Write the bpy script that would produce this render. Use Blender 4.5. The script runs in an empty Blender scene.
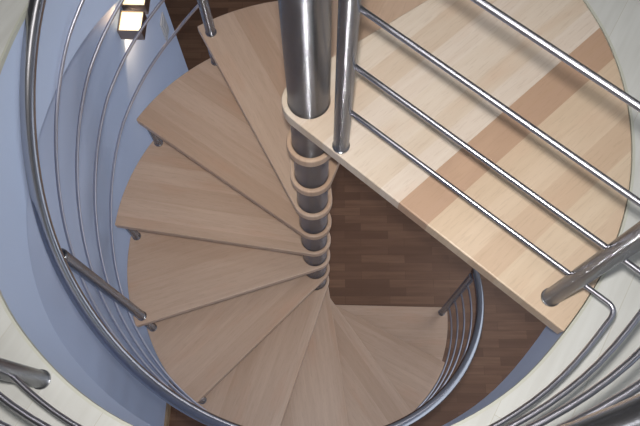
import bpy, bmesh, math, random
from mathutils import Vector, Matrix
random.seed(4)
PI = math.pi
C = bpy.context.scene.collection
R = math.radians

# ------------------------------------------------------------------ measures (metres)
H = 0.21                      # rise of one step
TH0 = 124.38                  # angle of the nosing corner of the third tread
DTH = 26.783                  # turn per tread
RP, RC, RT = 0.0475, 0.0613, 0.7455
TT = 0.033                    # tread thickness
SLAB = 0.27
FLOOR = -13 * H
RPOST = 0.712

KN = [(0, .715), (15, .709), (26, .702), (60, .700), (100, .712), (125, .722), (150, .717), (166, .712), (178, .717), (200, .745),
      (218, .768), (229, .773), (243, .776), (258, .769), (275, .760), (294, .752), (305, .745), (317, .731), (328, .726), (345, .721)]
def ropen(deg):
    """radius of the stairwell opening, seen from the centre pole (not a perfect circle)"""
    d = deg % 360
    n = len(KN)
    i = max(j for j in range(n) if KN[j][0] <= d)
    def k(j): q, rem = divmod(j, n); return KN[rem][0] + 360*q, KN[rem][1]
    (x0, y0), (x1, y1), (x2, y2), (x3, y3) = k(i-1), k(i), k(i+1), k(i+2)
    t = (d-x1)/(x2-x1); m1 = (y2-y0)/(x2-x0)*(x2-x1); m2 = (y3-y1)/(x3-x1)*(x2-x1)
    return (2*t**3-3*t*t+1)*y1 + (t**3-2*t*t+t)*m1 + (3*t*t-2*t**3)*y2 + (t**3-t*t)*m2

# ------------------------------------------------------------------ materials
def newmat(name):
    m = bpy.data.materials.new(name); m.use_nodes = True
    nt = m.node_tree; b = nt.nodes['Principled BSDF']
    return m, nt, b

def N(nt, t, **kw):
    n = nt.nodes.new(t)
    for k, v in kw.items():
        if k.startswith('i_'):
            n.inputs[k[2:].replace('_', ' ')].default_value = v
        else:
            setattr(n, k, v)
    return n

def math_node(nt, op, a, b=None):
    n = N(nt, 'ShaderNodeMath', operation=op)
    for i, v in enumerate((a, b)):
        if v is None: continue
        if isinstance(v, (int, float)): n.inputs[i].default_value = v
        else: nt.links.new(v, n.inputs[i])
    return n.outputs[0]

def mixc(nt, fac, a, b, blend='MIX'):
    n = N(nt, 'ShaderNodeMix', data_type='RGBA', blend_type=blend)
    if isinstance(fac, (int, float)): n.inputs[0].default_value = fac
    else: nt.links.new(fac, n.inputs[0])
    for i, v in ((6, a), (7, b)):
        if isinstance(v, tuple): n.inputs[i].default_value = (*v, 1)
        else: nt.links.new(v, n.inputs[i])
    return n.outputs[2]

def ramp(nt, fac, stops, interp='LINEAR'):
    n = N(nt, 'ShaderNodeValToRGB'); cr = n.color_ramp; cr.interpolation = interp
    while len(cr.elements) < len(stops): cr.elements.new(0.5)
    for e, (p, c) in zip(cr.elements, stops):
        e.position = p; e.color = (*c, 1)
    nt.links.new(fac, n.inputs[0])
    return n.outputs[0]

def wood(name, light, dark, angle, stave=0.07, var=0.5, grain=0.35, rough=0.38, bands=None, rnd=True):
    """glued-stave wood; angle = direction of the staves in the object's own plane"""
    m, nt, b = newmat(name); L = nt.links
    tc = N(nt, 'ShaderNodeTexCoord')
    mp = N(nt, 'ShaderNodeMapping', vector_type='TEXTURE'); mp.inputs['Rotation'].default_value = (0, 0, R(angle))
    L.new(tc.outputs['Object'], mp.inputs[0])
    sep = N(nt, 'ShaderNodeSeparateXYZ'); L.new(mp.outputs[0], sep.inputs[0])
    u, v, w = sep.outputs
    oi = N(nt, 'ShaderNodeObjectInfo')
    off = math_node(nt, 'MULTIPLY', oi.outputs['Random'], 13.7 if rnd else 0.0)
    v2 = math_node(nt, 'ADD', v, off)
    # long soft grain
    cb = N(nt, 'ShaderNodeCombineXYZ')
    L.new(math_node(nt, 'MULTIPLY', u, 2.2), cb.inputs[0]); L.new(math_node(nt, 'MULTIPLY', v2, 34.0), cb.inputs[1]); L.new(w, cb.inputs[2])
    nz = N(nt, 'ShaderNodeTexNoise'); nz.inputs['Scale'].default_value = 1.6; nz.inputs['Detail'].default_value = 5; nz.inputs['Roughness'].default_value = .62; nz.inputs['Distortion'].default_value = .5
    L.new(cb.outputs[0], nz.inputs['Vector'])
    g = N(nt, 'ShaderNodeMapRange'); g.inputs[1].default_value = .34; g.inputs[2].default_value = .68
    L.new(nz.outputs[0], g.inputs[0])
    # fine pores
    cb2 = N(nt, 'ShaderNodeCombineXYZ')
    L.new(math_node(nt, 'MULTIPLY', u, 22), cb2.inputs[0]); L.new(math_node(nt, 'MULTIPLY', v2, 260.0), cb2.inputs[1])
    nf = N(nt, 'ShaderNodeTexNoise'); nf.inputs['Scale'].default_value = 1.0; nf.inputs['Detail'].default_value = 2
    L.new(cb2.outputs[0], nf.inputs['Vector'])
    if bands:
        s = math_node(nt, 'ADD', math_node(nt, 'MULTIPLY', v, -1.0 / 1.6), 0.5)
        base = ramp(nt, s, bands, 'CONSTANT')
    else:
        idx = math_node(nt, 'FLOOR', math_node(nt, 'DIVIDE', v2, stave))
        wn = N(nt, 'ShaderNodeTexWhiteNoise', noise_dimensions='1D'); L.new(idx, wn.inputs['W'])
        f = math_node(nt, 'POWER', wn.outputs[0], 2.2)
        base = mixc(nt, math_node(nt, 'MULTIPLY', f, var), light, dark)
    col = mixc(nt, math_node(nt, 'MULTIPLY', g.outputs[0], grain), base, dark)
    # broad reddish heartwood streaks
    cb3 = N(nt, 'ShaderNodeCombineXYZ'); L.new(math_node(nt, 'MULTIPLY', u, 3.0), cb3.inputs[0]); L.new(math_node(nt, 'MULTIPLY', v2, 11.0), cb3.inputs[1])
    nr = N(nt, 'ShaderNodeTexNoise'); nr.inputs['Scale'].default_value = 1.0; nr.inputs['Detail'].default_value = 3; L.new(cb3.outputs[0], nr.inputs['Vector'])
    rr_ = N(nt, 'ShaderNodeMapRange'); rr_.inputs[1].default_value = .55; rr_.inputs[2].default_value = .72; rr_.inputs[4].default_value = .4; L.new(nr.outputs[0], rr_.inputs[0])
    col = mixc(nt, rr_.outputs[0], col, (light[0]*.9, light[1]*.72, light[2]*.62))
    pf = math_node(nt, 'MULTIPLY', math_node(nt, 'GREATER_THAN', nf.outputs[0], .6), .13)
    col = mixc(nt, pf, col, tuple(c * .7 for c in dark))
    L.new(col, b.inputs['Base Color'])
    b.inputs['Roughness'].default_value = rough
    b.inputs['Specular IOR Level'].default_value = .35
    bp = N(nt, 'ShaderNodeBump'); bp.inputs['Strength'].default_value = .08; bp.inputs['Distance'].default_value = .001
    L.new(nf.outputs[0], bp.inputs['Height']); L.new(bp.outputs[0], b.inputs['Normal'])
    return m

def plank_floor(name, c1, c2, c3, angle, length, width, rough=.4, mortar=(.03, .02, .015), msize=.0012):
    m, nt, b = newmat(name); L = nt.links
    tc = N(nt, 'ShaderNodeTexCoord')
    mp = N(nt, 'ShaderNodeMapping', vector_type='TEXTURE'); mp.inputs['Rotation'].default_value = (0, 0, R(angle))
    L.new(tc.outputs['Object'], mp.inputs[0])
    br = N(nt, 'ShaderNodeTexBrick'); br.offset = .37; br.offset_frequency = 2; br.squash = 1.0
    br.inputs['Color1'].default_value = (*c1, 1); br.inputs['Color2'].default_value = (*c2, 1); br.inputs['Mortar'].default_value = (*mortar, 1)
    br.inputs['Scale'].default_value = 1.0; br.inputs['Mortar Size'].default_value = msize; br.inputs['Bias'].default_value = 0
    br.inputs['Brick Width'].default_value = length; br.inputs['Row Height'].default_value = width
    L.new(mp.outputs[0], br.inputs['Vector'])
    mp2 = N(nt, 'ShaderNodeMapping'); mp2.inputs['Scale'].default_value = (2.5, 30, 1)
    L.new(mp.outputs[0], mp2.inputs[0])
    nz = N(nt, 'ShaderNodeTexNoise'); nz.inputs['Scale'].default_value = 1.5; nz.inputs['Detail'].default_value = 5
    L.new(mp2.outputs[0], nz.inputs['Vector'])
    g = N(nt, 'ShaderNodeMapRange'); g.inputs[1].default_value = .35; g.inputs[2].default_value = .7; g.inputs[4].default_value = .5
    L.new(nz.outputs[0], g.inputs[0])
    L.new(mixc(nt, g.outputs[0], br.outputs['Color'], c3), b.inputs['Base Color'])
    b.inputs['Roughness'].default_value = rough; b.inputs['Specular IOR Level'].default_value = .35
    return m

def steel(name, col, rough, aniso=0.0, brush=None, grooves=0.0):
    m, nt, b = newmat(name); L = nt.links
    b.inputs['Metallic'].default_value = 1; b.inputs['Roughness'].default_value = rough
    b.inputs['Base Color'].default_value = (*col, 1)
    b.inputs['Anisotropic'].default_value = aniso
    if grooves:                                             # fine turned grooves running round the tube tilt the surface up and down
        tc = N(nt, 'ShaderNodeTexCoord'); sp = N(nt, 'ShaderNodeSeparateXYZ'); L.new(tc.outputs['Object'], sp.inputs[0])
        k = math_node(nt, 'FLOOR', math_node(nt, 'MULTIPLY', sp.outputs[2], 90000.0))
        wn = N(nt, 'ShaderNodeTexWhiteNoise', noise_dimensions='1D'); L.new(k, wn.inputs['W'])
        wn2 = N(nt, 'ShaderNodeTexWhiteNoise', noise_dimensions='1D'); L.new(math_node(nt, 'ADD', k, .37), wn2.inputs['W'])
        d = math_node(nt, 'MULTIPLY', math_node(nt, 'SUBTRACT', math_node(nt, 'ADD', wn.outputs[0], wn2.outputs[0]), 1.0), grooves)
        cx = N(nt, 'ShaderNodeCombineXYZ'); L.new(d, cx.inputs[2])
        ge = N(nt, 'ShaderNodeNewGeometry')
        va = N(nt, 'ShaderNodeVectorMath', operation='ADD'); L.new(ge.outputs['Normal'], va.inputs[0]); L.new(cx.outputs[0], va.inputs[1])
        vn = N(nt, 'ShaderNodeVectorMath', operation='NORMALIZE'); L.new(va.outputs[0], vn.inputs[0])
        L.new(vn.outputs[0], b.inputs['Normal'])
    if brush:
        tc = N(nt, 'ShaderNodeTexCoord'); mp = N(nt, 'ShaderNodeMapping'); mp.inputs['Scale'].default_value = brush
        L.new(tc.outputs['Object'], mp.inputs[0])
        nz = N(nt, 'ShaderNodeTexNoise'); nz.inputs['Scale'].default_value = 1; nz.inputs['Detail'].default_value = 3
        L.new(mp.outputs[0], nz.inputs['Vector'])
        mr = N(nt, 'ShaderNodeMapRange'); mr.inputs[3].default_value = rough - .07; mr.inputs[4].default_value = rough + .1
        L.new(nz.outputs[0], mr.inputs[0]); L.new(mr.outputs[0], b.inputs['Roughness'])
        L.new(mixc(nt, nz.outputs[0], tuple(c * .86 for c in col), tuple(min(1, c * 1.1) for c in col)), b.inputs['Base Color'])
    return m

def paint(name, col, rough=.7, mottle=.04):
    m, nt, b = newmat(name); L = nt.links
    tc = N(nt, 'ShaderNodeTexCoord')
    nz = N(nt, 'ShaderNodeTexNoise'); nz.inputs['Scale'].default_value = 3.5; nz.inputs['Detail'].default_value = 6
    L.new(tc.outputs['Object'], nz.inputs['Vector'])
    L.new(mixc(nt, nz.outputs[0], tuple(c * (1 - mottle) for c in col), tuple(min(1, c * (1 + mottle)) for c in col)), b.inputs['Base Color'])
    n2 = N(nt, 'ShaderNodeTexNoise'); n2.inputs['Scale'].default_value = 160; n2.inputs['Detail'].default_value = 2
    L.new(tc.outputs['Object'], n2.inputs['Vector'])
    bp = N(nt, 'ShaderNodeBump'); bp.inputs['Strength'].default_value = .12; bp.inputs['Distance'].default_value = .001
    L.new(n2.outputs[0], bp.inputs['Height']); L.new(bp.outputs[0], b.inputs['Normal'])
    b.inputs['Roughness'].default_value = rough
    return m

def glow(name, col, strength):
    m, nt, b = newmat(name)
    b.inputs['Base Color'].default_value = (*col, 1)
    b.inputs['Emission Color'].default_value = (*col, 1); b.inputs['Emission Strength'].default_value = strength
    return m

BEECH, BEECH_D = (.71, .52, .385), (.49, .31, .20)
LB = [(.74, .62, .50), (.77, .66, .55), (.71, .58, .46), (.78, .67, .57), (.74, .62, .51)]
def _bands():
    # stops: position = 0.5 + s/1.6 with s the distance across the staves
    edges = [-.80, -.10, -.02, .035, .095, .155, .215, .262, .309, .383, .440, .500, .560, .63]
    cols = [LB[2], LB[0], LB[1], LB[2], LB[3], LB[1], LB[0], LB[3], (.53, .35, .245), (.71, .55, .40), (.74, .58, .43), (.67, .50, .36), (.73, .58, .43), (.69, .53, .39)]
    return [(max(0, .5 + e / 1.6), c) for e, c in zip(edges, cols)]
M = dict(
    tread=wood('beech tread', BEECH, BEECH_D, -5, stave=.075, var=.55, grain=.34),
    landing=wood('beech landing', LB[0], (.50, .33, .2), 44.0, bands=_bands(), grain=.22, rough=.3, rnd=False),
    parquet=plank_floor('dark parquet', (.19, .10, .060), (.31, .17, .10), (.15, .075, .042), 2, .27, .052, mortar=(.15, .08, .045), msize=.0008),
    gallery=plank_floor('pale gallery boards', (.62, .62, .59), (.70, .70, .67), (.54, .53, .49), 62, 1.1, .13, rough=.34, mortar=(.5, .47, .38), msize=.0005),
    pole=steel('brushed steel pole', (.27, .28, .31), .2, grooves=2.2),
    post=steel('brushed steel post', (.34, .35, .38), .2, grooves=2.1),
    rail=steel('polished steel rail', (.46, .455, .48), .24),
    rod=steel('polished steel rod', (.58, .565, .62), .31),
    white=paint('blue white wall paint', (.62, .72, .93)),
    grey=paint('grey upper walls', (.42, .41, .40)),
    plaster=paint('white plaster', (.72, .73, .74)),
    edge=paint('cream edge profile', (.58, .58, .50), .4),
    skirt=wood('baseboard wood', (.5, .36, .22), (.33, .2, .12), 90, rnd=False),
    lampbody=steel('lamp metal', (.42, .33, .28), .35),
    bulb=glow('lamp glass glow', (1, .82, .48), 1.7),
    plastic=paint('white plastic', (.58, .6, .64), .35, .0),
)

# ------------------------------------------------------------------ mesh helpers
def link(name, bm, mat, parent=None, smooth=False, loc=None, rotz=None, bevel=None):
    me = bpy.data.meshes.new(name)
    bmesh.ops.recalc_face_normals(bm, faces=bm.faces)
    bm.to_mesh(me); bm.free()
    if smooth:
        for p in me.polygons: p.use_smooth = True
        me.set_sharp_from_angle(angle=R(40))
    me.materials.append(mat)
    o = bpy.data.objects.new(name, me); C.objects.link(o)
    if parent: o.parent = parent
    if loc is not None: o.location = loc
    if rotz is not None: o.rotation_euler.z = rotz
    if bevel:
        mod = o.modifiers.new('bevel', 'BEVEL'); mod.width = bevel; mod.segments = 3; mod.limit_method = 'ANGLE'; mod.angle_limit = R(35)
    return o

def structure(o): o['kind'] = 'structure'; return o

def thing(name, label, cat, loc=(0, 0, 0), group=None):
    o = bpy.data.objects.new(name, None); C.objects.link(o); o.location = loc; o.empty_display_size = .1
    o['label'] = label; o['category'] = cat
    if group: o['group'] = group
    return o

def box(bm, x0, x1, y0, y1, z0, z1):
    v = [bm.verts.new((x, y, z)) for z in (z0, z1) for x, y in ((x0, y0), (x1, y0), (x1, y1), (x0, y1))]
    for f in ((0, 1, 2, 3), (4, 5, 6, 7), (0, 1, 5, 4), (1, 2, 6, 5), (2, 3, 7, 6), (3, 0, 4, 7)):
        bm.faces.new([v[i] for i in f])

def cyl(bm, x, y, z0, z1, r, n=32, rings=(), cap=True):
    """vertical turned piece; rings = extra (z, r) between the ends"""
    prof = [(z0, r)] + list(rings) + [(z1, r)]
    loops = [[bm.verts.new((x + rr * math.cos(2*PI*i/n), y + rr * math.sin(2*PI*i/n), z)) for i in range(n)] for z, rr in prof]
    for a, b in zip(loops, loops[1:]):
        for i in range(n): bm.faces.new((a[i], a[(i+1) % n], b[(i+1) % n], b[i]))
    if cap: bm.faces.new(loops[0]); bm.faces.new(loops[-1])

def turned(bm, x, y, prof, n=32):
    loops = [[bm.verts.new((x + rr * math.cos(2*PI*i/n), y + rr * math.sin(2*PI*i/n), z)) for i in range(n)] for z, rr in prof]
    for a, b in zip(loops, loops[1:]):
        for i in range(n): bm.faces.new((a[i], a[(i+1) % n], b[(i+1) % n], b[i]))
    bm.faces.new(loops[0]); bm.faces.new(loops[-1])

def tube(bm, pts, r, n=14, dome=True):
    pts = [Vector(p) for p in pts]
    tang = []
    for i in range(len(pts)):
        a = pts[max(0, i-1)]; b = pts[min(len(pts)-1, i+1)]
        tang.append((b - a).normalized())
    nrm = tang[0].orthogonal().normalized(); loops = []
    def ring(p, t, nm, rr):
        bi = t.cross(nm)
        return [bm.verts.new(p + (nm*math.cos(2*PI*k/n) + bi*math.sin(2*PI*k/n))*rr) for k in range(n)]
    for i, (p, t) in enumerate(zip(pts, tang)):
        nrm = (nrm - t * nrm.dot(t)).normalized()
        if i == 0 and dome:
            for q in (.35, .75): loops.append(ring(p - t*r*math.sqrt(1-q*q)*.6, t, nrm, r*q))
        loops.append(ring(p, t, nrm, r))
        if i == len(pts)-1 and dome:
            for q in (.75, .35): loops.append(ring(p + t*r*math.sqrt(1-q*q)*.6, t, nrm, r*q))
    for a, b in zip(loops, loops[1:]):
        for k in range(n): bm.faces.new((a[k], a[(k+1) % n], b[(k+1) % n], b[k]))
    bm.faces.new(loops[0]); bm.faces.new(loops[-1])

def star_plate(rout, angles, rin, z0, z1):
    """plate round the pole: outline rout(angle) with a round hole rin"""
    bm = bmesh.new(); n = len(angles)
    def lp(f, z): return [bm.verts.new((f(a)*math.cos(a), f(a)*math.sin(a), z)) for a in angles]
    ob, ot = lp(rout, z0), lp(rout, z1)
    ib, it = lp(lambda a: rin, z0), lp(lambda a: rin, z1)
    for i in range(n):
        j = (i+1) % n
        bm.faces.new((ot[i], ot[j], it[j], it[i])); bm.faces.new((ob[i], ib[i], ib[j], ob[j]))
        bm.faces.new((ob[i], ob[j], ot[j], ot[i])); bm.faces.new((it[i], it[j], ib[j], ib[i]))
    return bm

# ------------------------------------------------------------------ the setting
def opening_loop(bm, z, off=0.0, n=144):
    return [bm.verts.new(((ropen(360*i/n)+off)*math.cos(2*PI*i/n), (ropen(360*i/n)+off)*math.sin(2*PI*i/n), z)) for i in range(n)]
def square_loop(bm, z, s, n=144):
    out = []
    for i in range(n):
        a = 2*PI*i/n; c, d = math.cos(a), math.sin(a); k = s / max(abs(c), abs(d))
        out.append(bm.verts.new((k*c, k*d, z)))
    return out
def bridge(bm, a, b):
    n = len(a)
    for i in range(n): bm.faces.new((a[i], a[(i+1) % n], b[(i+1) % n], b[i]))

S = 2.8
bm = bmesh.new()                                            # upper boards
t, s = opening_loop(bm, 0, .004), square_loop(bm, 0, S)
t2, s2 = opening_loop(bm, -.014, .004), square_loop(bm, -.014, S)
bridge(bm, t, s); bridge(bm, t2, s2); bridge(bm, t, t2); bridge(bm, s, s2)
structure(link('floor_upper', bm, M['gallery']))
bm = bmesh.new()                                            # edge profile round the opening
a, b_ = opening_loop(bm, .001, .004), opening_loop(bm, .001, -.002)
c, d = opening_loop(bm, -.012, -.002), opening_loop(bm, -.012, .004)
bridge(bm, a, b_); bridge(bm, b_, c); bridge(bm, c, d); bridge(bm, d, a)
structure(link('trim_1', bm, M['edge'], smooth=True))
bm = bmesh.new()                                            # slab between the storeys with its curved face
t, s = opening_loop(bm, -.0145, .001), square_loop(bm, -.0145, S)
t2, s2 = opening_loop(bm, -SLAB, .001), square_loop(bm, -SLAB, S)
bridge(bm, t, s); bridge(bm, t2, s2); bridge(bm, t, t2); bridge(bm, s, s2)
structure(link('ceiling', bm, M['white'], smooth=True))

def structure_box(name, mat, *a, rotz=0, loc=None):
    bm = bmesh.new(); box(bm, *a); return structure(link(name, bm, mat, loc=loc, rotz=rotz))
structure_box('floor', M['parquet'], -S, S, -S, S, FLOOR-.05, FLOOR)
WX = -0.84
structure_box('wall_stair', M['white'], WX-.12, WX, -S, 1.43, FLOOR, -SLAB)
structure_box('baseboard_stair', M['skirt'], WX, WX+.014, -S, 1.43, FLOOR, FLOOR+.07)
structure_box('wall_left', M['plaster'], -S-.1, -S, -S, S, FLOOR, -SLAB)
def wall_with_window(wname, nname, y0, y1, z0, z1, zb, zt):
    bm = bmesh.new()
    box(bm, S, S+.1, -S, y0, zb, zt); box(bm, S, S+.1, y1, S, zb, zt); box(bm, S, S+.1, y0, y1, zb, z0); box(bm, S, S+.1, y0, y1, z1, zt)
    structure(link(wname, bm, M['plaster']))
    bm = bmesh.new()
    for y in (y0, (y0+y1)/2-.03, y1-.06): box(bm, S+.02, S+.07, y, y+.06, z0, z1)
    for z in (z0, z1-.06): box(bm, S+.021, S+.069, y0, y1, z, z+.06)
    structure(link(nname, bm, M['plastic']))
LY0, LY1, LZ0, LZ1 = -2.5, 2.3, FLOOR+.3, FLOOR+2.2
wall_with_window('wall_right', 'added_lower_window', LY0, LY1, LZ0, LZ1, FLOOR, -SLAB)  # window is unseen, added to let soft fill into the lower storey
structure_box('wall_front', M['plaster'], -S, S, -S-.1, -S, FLOOR, -SLAB)
structure_box('wall_back', M['plaster'], -S, S, S, S+.1, FLOOR, -SLAB)
CE = 2.45
structure_box('ceiling_upper', M['grey'], -S, S, -S, S, CE, CE+.1)
structure_box('wall_upper_left', M['grey'], -S-.1, -S, -S, S, 0, CE)
structure_box('wall_upper_front', M['grey'], -S, S, -S-.1, -S, 0, CE)
structure_box('wall_upper_back', M['grey'], -S, S, S, S+.1, 0, CE)
WY0, WY1, WZ0, WZ1 = -1.9, .3, .75, 2.15
wall_with_window('wall_upper_right', 'window_1', WY0, WY1, WZ0, WZ1, 0, CE)

# ------------------------------------------------------------------ staircase
stair = thing('spiral_staircase', 'steel and beech spiral staircase winding round a central pole down to the dark parquet', 'staircase', (0, 0, FLOOR))
def under_stair(o, z):
    o.location = (0, 0, z - FLOOR); return o

bm = bmesh.new()
turned(bm, 0, 0, [(0, RP), (0.95-FLOOR-.006, RP), (0.95-FLOOR, RP-.006)], 64)
pole = link('central_pole', bm, M['pole'], stair, smooth=True)
bm = bmesh.new()
turned(bm, 0, 0, [(0, .10), (.006, .10), (.009, .097), (.009, RP+.001)], 48)
link('base_plate', bm, M['post'], stair, smooth=True)

def tread_profile(Rt, W):
    a = math.acos(RC / Rt)
    def r(t):
        t = (t + PI) % (2*PI) - PI
        if -1e-9 <= t <= a: return RC / math.cos(t - a)
        if -W <= t < 0: return Rt
        if -W - a <= t < -W: return RC / math.cos(t + W + a)
        return RC
    # dense by arc near the pole, corners exact
    ang = {round(x, 6) for x in ([0, a, -W, -W-a] + [-W*i/16 for i in range(17)] + [a*(1-(1-i/14)**2) for i in range(15)] + [-W-a*(1-(1-i/14)**2) for i in range(15)])}
    lo, hi = a, 2*PI - W - a
    ang |= {round(((lo+(hi-lo)*i/40)+PI) % (2*PI) - PI, 6) for i in range(1, 40)}
    return r, sorted(ang)

def make_tread(Rt):
    r, ang = tread_profile(Rt, R(DTH + 4.6))
    return star_plate(r, ang, RP + .0006, -TT, 0)
def nose(k): return TH0 + DTH*(k-3)

first = None
for k in range(1, 13):
    if k == 1:
        o = link('tread', make_tread(.655), M['tread'], stair, bevel=.004)
    elif k == 2:
        o = link('tread', make_tread(RT), M['tread'], stair, bevel=.004); first = o
    else:
        o = first.copy(); C.objects.link(o); o.parent = stair
    under_stair(o, -k*H); o.rotation_euler.z = R(nose(k))
    if k >= 2:                                              # steel spacer standing on this tread, carrying the one above
        kk = k - 1
        if kk == 1: rs, an = .625, nose(1) - 2.4
        else: rs, an = .720, nose(kk) - 1.9
        bm = bmesh.new()
        g = H - TT
        turned(bm, 0, 0, [(0, .0175), (.004, .0175), (.006, .0155), (g-.004, .0155), (g-.003, .0175), (g, .0175)], 24)
        sp = link('tread_spacer', bm, M['post'], o, smooth=True)
        d = R(an - nose(k)); sp.location = (rs*math.cos(d), rs*math.sin(d), 0)

# landing platform
AL0, AL1 = -43.5, 41.5
def landing_profile():
    r0 = lambda deg: ropen(deg) - .0035
    a0 = math.acos(.0613 / r0(AL0)); a1 = math.acos(.0613 / r0(AL1))
    A0, A1 = R(AL0), R(AL1)
    def r(t):
        t = (t + PI) % (2*PI) - PI
        if A0 <= t <= A1: return r0(math.degrees(t))
        if A1 < t <= A1 + a1: return RC / math.cos(t - A1 - a1)
        if A0 - a0 <= t < A0: return RC / math.cos(t - A0 + a0)
        return RC
    ang = set()
    for i in range(31): ang.add(A0 + (A1-A0)*i/30)
    for i in range(15):
        q = 1-(1-i/14)**2; ang.add(A1 + a1*q); ang.add(A0 - a0*q)
    lo, hi = A1 + a1, 2*PI + A0 - a0
    for i in range(1, 40): ang.add((lo+(hi-lo)*i/40 + PI) % (2*PI) - PI)
    return r, sorted({round((x+PI) % (2*PI)-PI, 6) for x in ang})
r, ang = landing_profile()
o = link('landing', star_plate(r, ang, RP + .0006, -.038, 0.0012), M['landing'], stair, bevel=.003)
under_stair(o, 0); o['label'] = 'pale beech landing with one reddish stave'

# ------------------------------------------------------------------ stair railing
def zline(deg, h): return h - 3*H - H*(deg - TH0)/DTH
def helix(rad, h, a0, a1, step=2.5):
    n = max(2, int(abs(a1-a0)/step)); out = []
    for i in range(n+1):
        a = a0 + (a1-a0)*i/n
        q = min(1, max(0, (205-a)/35)); q = q*q*(3-2*q)          # the upper end runs a little tighter, clear of the slab
        rr = rad - .025*q
        out.append((rr*math.cos(R(a)), rr*math.sin(R(a)), zline(a, h + (.043 if h > .8 else .052*(1 - .85*min(1, max(0, (158-a)/26))))*q)))
    return out
def post_parts(root, x, y, z0, z1, rr=.0172, label=None):
    z0 += .0004
    bm = bmesh.new(); turned(bm, x, y, [(z0, rr), (z1-.003, rr), (z1, rr-.003)], 32)
    p = link('post', bm, M['post'], root, smooth=True)
    bm = bmesh.new(); turned(bm, x, y, [(z0, rr+.0022), (z0+.004, rr+.0022), (z0+.0055, rr+.0008)], 32)
    link('base_collar', bm, M['post'], p, smooth=True)
    return p
sr = thing('stair_railing', 'curved steel railing winding down round the outer ends of the spiral stair treads', 'railing')
HR = .87
posts = [3, 6, 9, 12]
for k in posts:
    a = nose(k) - 2.35
    rp_ = .698 if k == 3 else RPOST
    post_parts(sr, rp_*math.cos(R(a)), rp_*math.sin(R(a)), -k*H, zline(a, HR-.02 + (.04 if k == 3 else 0)))
A_TOP, A_BOT = nose(3) - 2.35, nose(12) - 2.35
for h in (.14, .315, .485, .655):
    bm = bmesh.new(); tube(bm, helix(.727, h, A_TOP, A_BOT), .005, 10)
    link('rail_rod', bm, M['rod'], sr, smooth=True)
bm = bmesh.new(); tube(bm, helix(.72, HR, A_TOP - 3, A_BOT + 1.5), .0185, 20)
link('handrail', bm, M['rail'], sr, smooth=True)

# ------------------------------------------------------------------ landing and gallery railing
gr = thing('gallery_railing', 'steel railing running along the landing edge and round the upper floor opening', 'railing')
P1, P2, P3 = Vector((.075, -.112)), Vector((.506, -.433)), Vector((-.495, -.631))
BEND = Vector((.5765, -.4855))
e = (P2 - P1).normalized(); nrm = Vector((-e.y, e.x))
def gal(deg, z=0): rr = ropen(deg) + .0245 + .0035*min(1, max(0, (-80-deg)/40)) - .0145*z*min(1, max(0, (deg+90)/42)); return Vector((rr*math.cos(R(deg)), rr*math.sin(R(deg))))
def gallery_path(z, start, rb=.022):
    pts = []
    A = start; B = BEND
    d = (B - A).normalized()
    # straight along the landing
    for i in range(9): pts.append(A + d * ((B-A).length - rb) * i/8)
    # rounded bend into the circle
    a0 = math.degrees(math.atan2(BEND.y, BEND.x)) - 2.3
    G0 = gal(a0, z)
    for i in range(1, 8):
        t = i/8; pts.append((1-t)**2*(B - d*rb) + 2*t*(1-t)*B + t*t*G0)
    a = a0
    while a > -185: pts.append(gal(a, z)); a -= 2.5
    return [(p.x, p.y, z) for p in pts]
post_parts(gr, P1.x, P1.y, .0012, .86); post_parts(gr, P2.x, P2.y, .0012, .86)
post_parts(gr, P3.x, P3.y, 0, .86)
g4 = gal(-181); post_parts(gr, g4.x, g4.y, 0, .86)
for z in (.15, .32, .485, .655):
    bm = bmesh.new(); tube(bm, gallery_path(z, P1 + nrm*.0135), .005, 12)
    link('rail_rod', bm, M['rod'], gr, smooth=True)
bm = bmesh.new(); tube(bm, gallery_path(.87, P1 - e*.02, .03), .0195, 24)
link('handrail', bm, M['rail'], gr, smooth=True)

# ------------------------------------------------------------------ wall lamps, switch
def wall_lamp(y, z, label):
    t = thing('wall_lamp', label, 'lamp', (WX, y, z), 'wall lamps on the stair wall')
    bm = bmesh.new(); w, d, h, th = .05, .10, .03, .004
    box(bm, .0005, .006, -w, w, -h, h)                       # back plate
    box(bm, d-th, d, -w, w, -h, h); box(bm, .006, d-th, -w, -w+th, -h, h); box(bm, .006, d-th, w-th, w, -h, h)
    link('housing', bm, M['lampbody'], t)
    bm = bmesh.new(); box(bm, .0065, d-th-.0005, -w+th+.0005, w-th-.0005, h-.012, h-.006)
    link('glass_pane', bm, M['bulb'], t)['label'] = 'glowing warm glass on top'
    bm = bmesh.new(); box(bm, .0065, d-th-.0005, -w+th+.0005, w-th-.0005, -h+.006, -h+.012)
    link('glass_pane', bm, M['bulb'], t)
    return t
wall_lamp(.90, -1.052, 'square metal wall lamp glowing warm, the lower and nearer of two on the stair wall')
wall_lamp(1.025, -1.052, 'square metal wall lamp at the very top edge, behind the nearer glowing wall lamp')
t = thing('light_switch', 'small white switch plate on the blue grey stair wall near its far end', 'switch', (WX, 1.31, -1.66))
bm = bmesh.new(); box(bm, .0005, .009, -.04, .04, -.075, .075); link('plate', bm, M['plastic'], t, bevel=.003)
bm = bmesh.new(); box(bm, .0092, .014, -.025, .025, -.055, -.003); box(bm, .0092, .0125, -.025, .025, .003, .055); link('rocker', bm, M['plastic'], t, bevel=.001)

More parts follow.
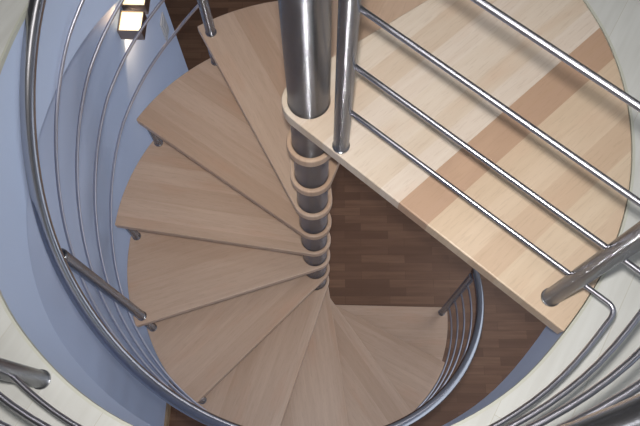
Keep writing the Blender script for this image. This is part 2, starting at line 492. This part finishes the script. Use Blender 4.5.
# ------------------------------------------------------------------ camera
f, pi_, ro, ya = 683.36, -1.232351, -0.010323, -0.046377
Cc = Vector((0.057057, -0.746631, 1.360401))
F = Vector((math.cos(pi_)*math.sin(ya), math.cos(pi_)*math.cos(ya), math.sin(pi_)))
Rv = Vector((math.cos(ya), -math.sin(ya), 0)); U = Rv.cross(F)
c_, s_ = math.cos(ro), math.sin(ro)
Rr, Ur = Rv*c_ + U*s_, -Rv*s_ + U*c_
cam = bpy.data.objects.new('camera', bpy.data.cameras.new('camera')); C.objects.link(cam)
cam.matrix_world = Matrix(((Rr.x, Ur.x, -F.x, Cc.x), (Rr.y, Ur.y, -F.y, Cc.y), (Rr.z, Ur.z, -F.z, Cc.z), (0, 0, 0, 1)))
cam.data.sensor_width = 36; cam.data.lens = f/640*36; cam.data.clip_start = .02
bpy.context.scene.camera = cam

# ------------------------------------------------------------------ light
def light(name, kind, energy, col, loc, rot=(0, 0, 0), **kw):
    d = bpy.data.lights.new(name, kind); d.energy = energy; d.color = col
    for k, v in kw.items(): setattr(d, k, v)
    o = bpy.data.objects.new(name, d); C.objects.link(o); o.location = loc; o.rotation_euler = rot
    return o
light('camera_flash', 'SPOT', 79, (1, .97, .93), Cc + Ur*.052 - Rr*.008, cam.matrix_world.to_euler(), shadow_soft_size=.02, spot_size=R(108), spot_blend=1.0)
light('window_daylight', 'AREA', 6, (.80, .9, 1), (S+.3, (WY0+WY1)/2, (WZ0+WZ1)/2), (0, R(90), 0), shape='RECTANGLE', size=WZ1-WZ0, size_y=WY1-WY0)
light('highlight_strip', 'AREA', 8, (.93, .96, 1), (.25, -1.0, CE-.02), (0, 0, math.atan2(-.6, .8)), shape='RECTANGLE', size=2.2, size_y=.3)  # unseen strip added for highlights on the pole and landing rods
light('highlight_strip', 'AREA', 5.5, (.95, .97, 1), (0, .32, CE-.02), (0, 0, 0), shape='RECTANGLE', size=2.8, size_y=.12)  # second added strip, placed for glints on the curved gallery rods
light('lower_storey_fill', 'AREA', 29, (.84, .91, 1), (S+.3, (LY0+LY1)/2, (LZ0+LZ1)/2), (0, R(90), 0), shape='RECTANGLE', size=LZ1-LZ0, size_y=LY1-LY0)  # added broad cool fill for the lower wall, treads and floor
light('ground_floor_fill', 'AREA', 3, (1, .93, .88), (1.3, -1.3, -SLAB-.03), (0, R(12), 0), shape='DISK', size=.7)  # unseen disk added under the slab to lift the ground floor
light('ground_floor_fill', 'AREA', 7, (1, .93, .88), (1.4, .7, -SLAB-.03), (0, R(12), 0), shape='DISK', size=.7)  # another added disk, brightens the stair wall from the right
for y in (.90, 1.025):
    light('wall_lamp_bulb', 'SPOT', 1.8, (1, .74, .46), (WX+.05, y, -1.052-.036), (0, 0, 0), spot_size=R(110), spot_blend=.5, shadow_soft_size=.015)
    light('wall_lamp_bulb', 'SPOT', .8, (1, .62, .32), (WX+.05, y, -1.052+.036), (R(180), 0, 0), spot_size=R(110), spot_blend=.5, shadow_soft_size=.015)

w = bpy.data.worlds.new('sky'); bpy.context.scene.world = w; w.use_nodes = True
w.node_tree.nodes['Background'].inputs[0].default_value = (.55, .72, 1, 1)
w.node_tree.nodes['Background'].inputs[1].default_value = .3

vs = bpy.context.scene.view_settings
vs.view_transform = 'Standard'; vs.look = 'None'; vs.exposure = 0; vs.gamma = 1; vs.use_curve_mapping = False
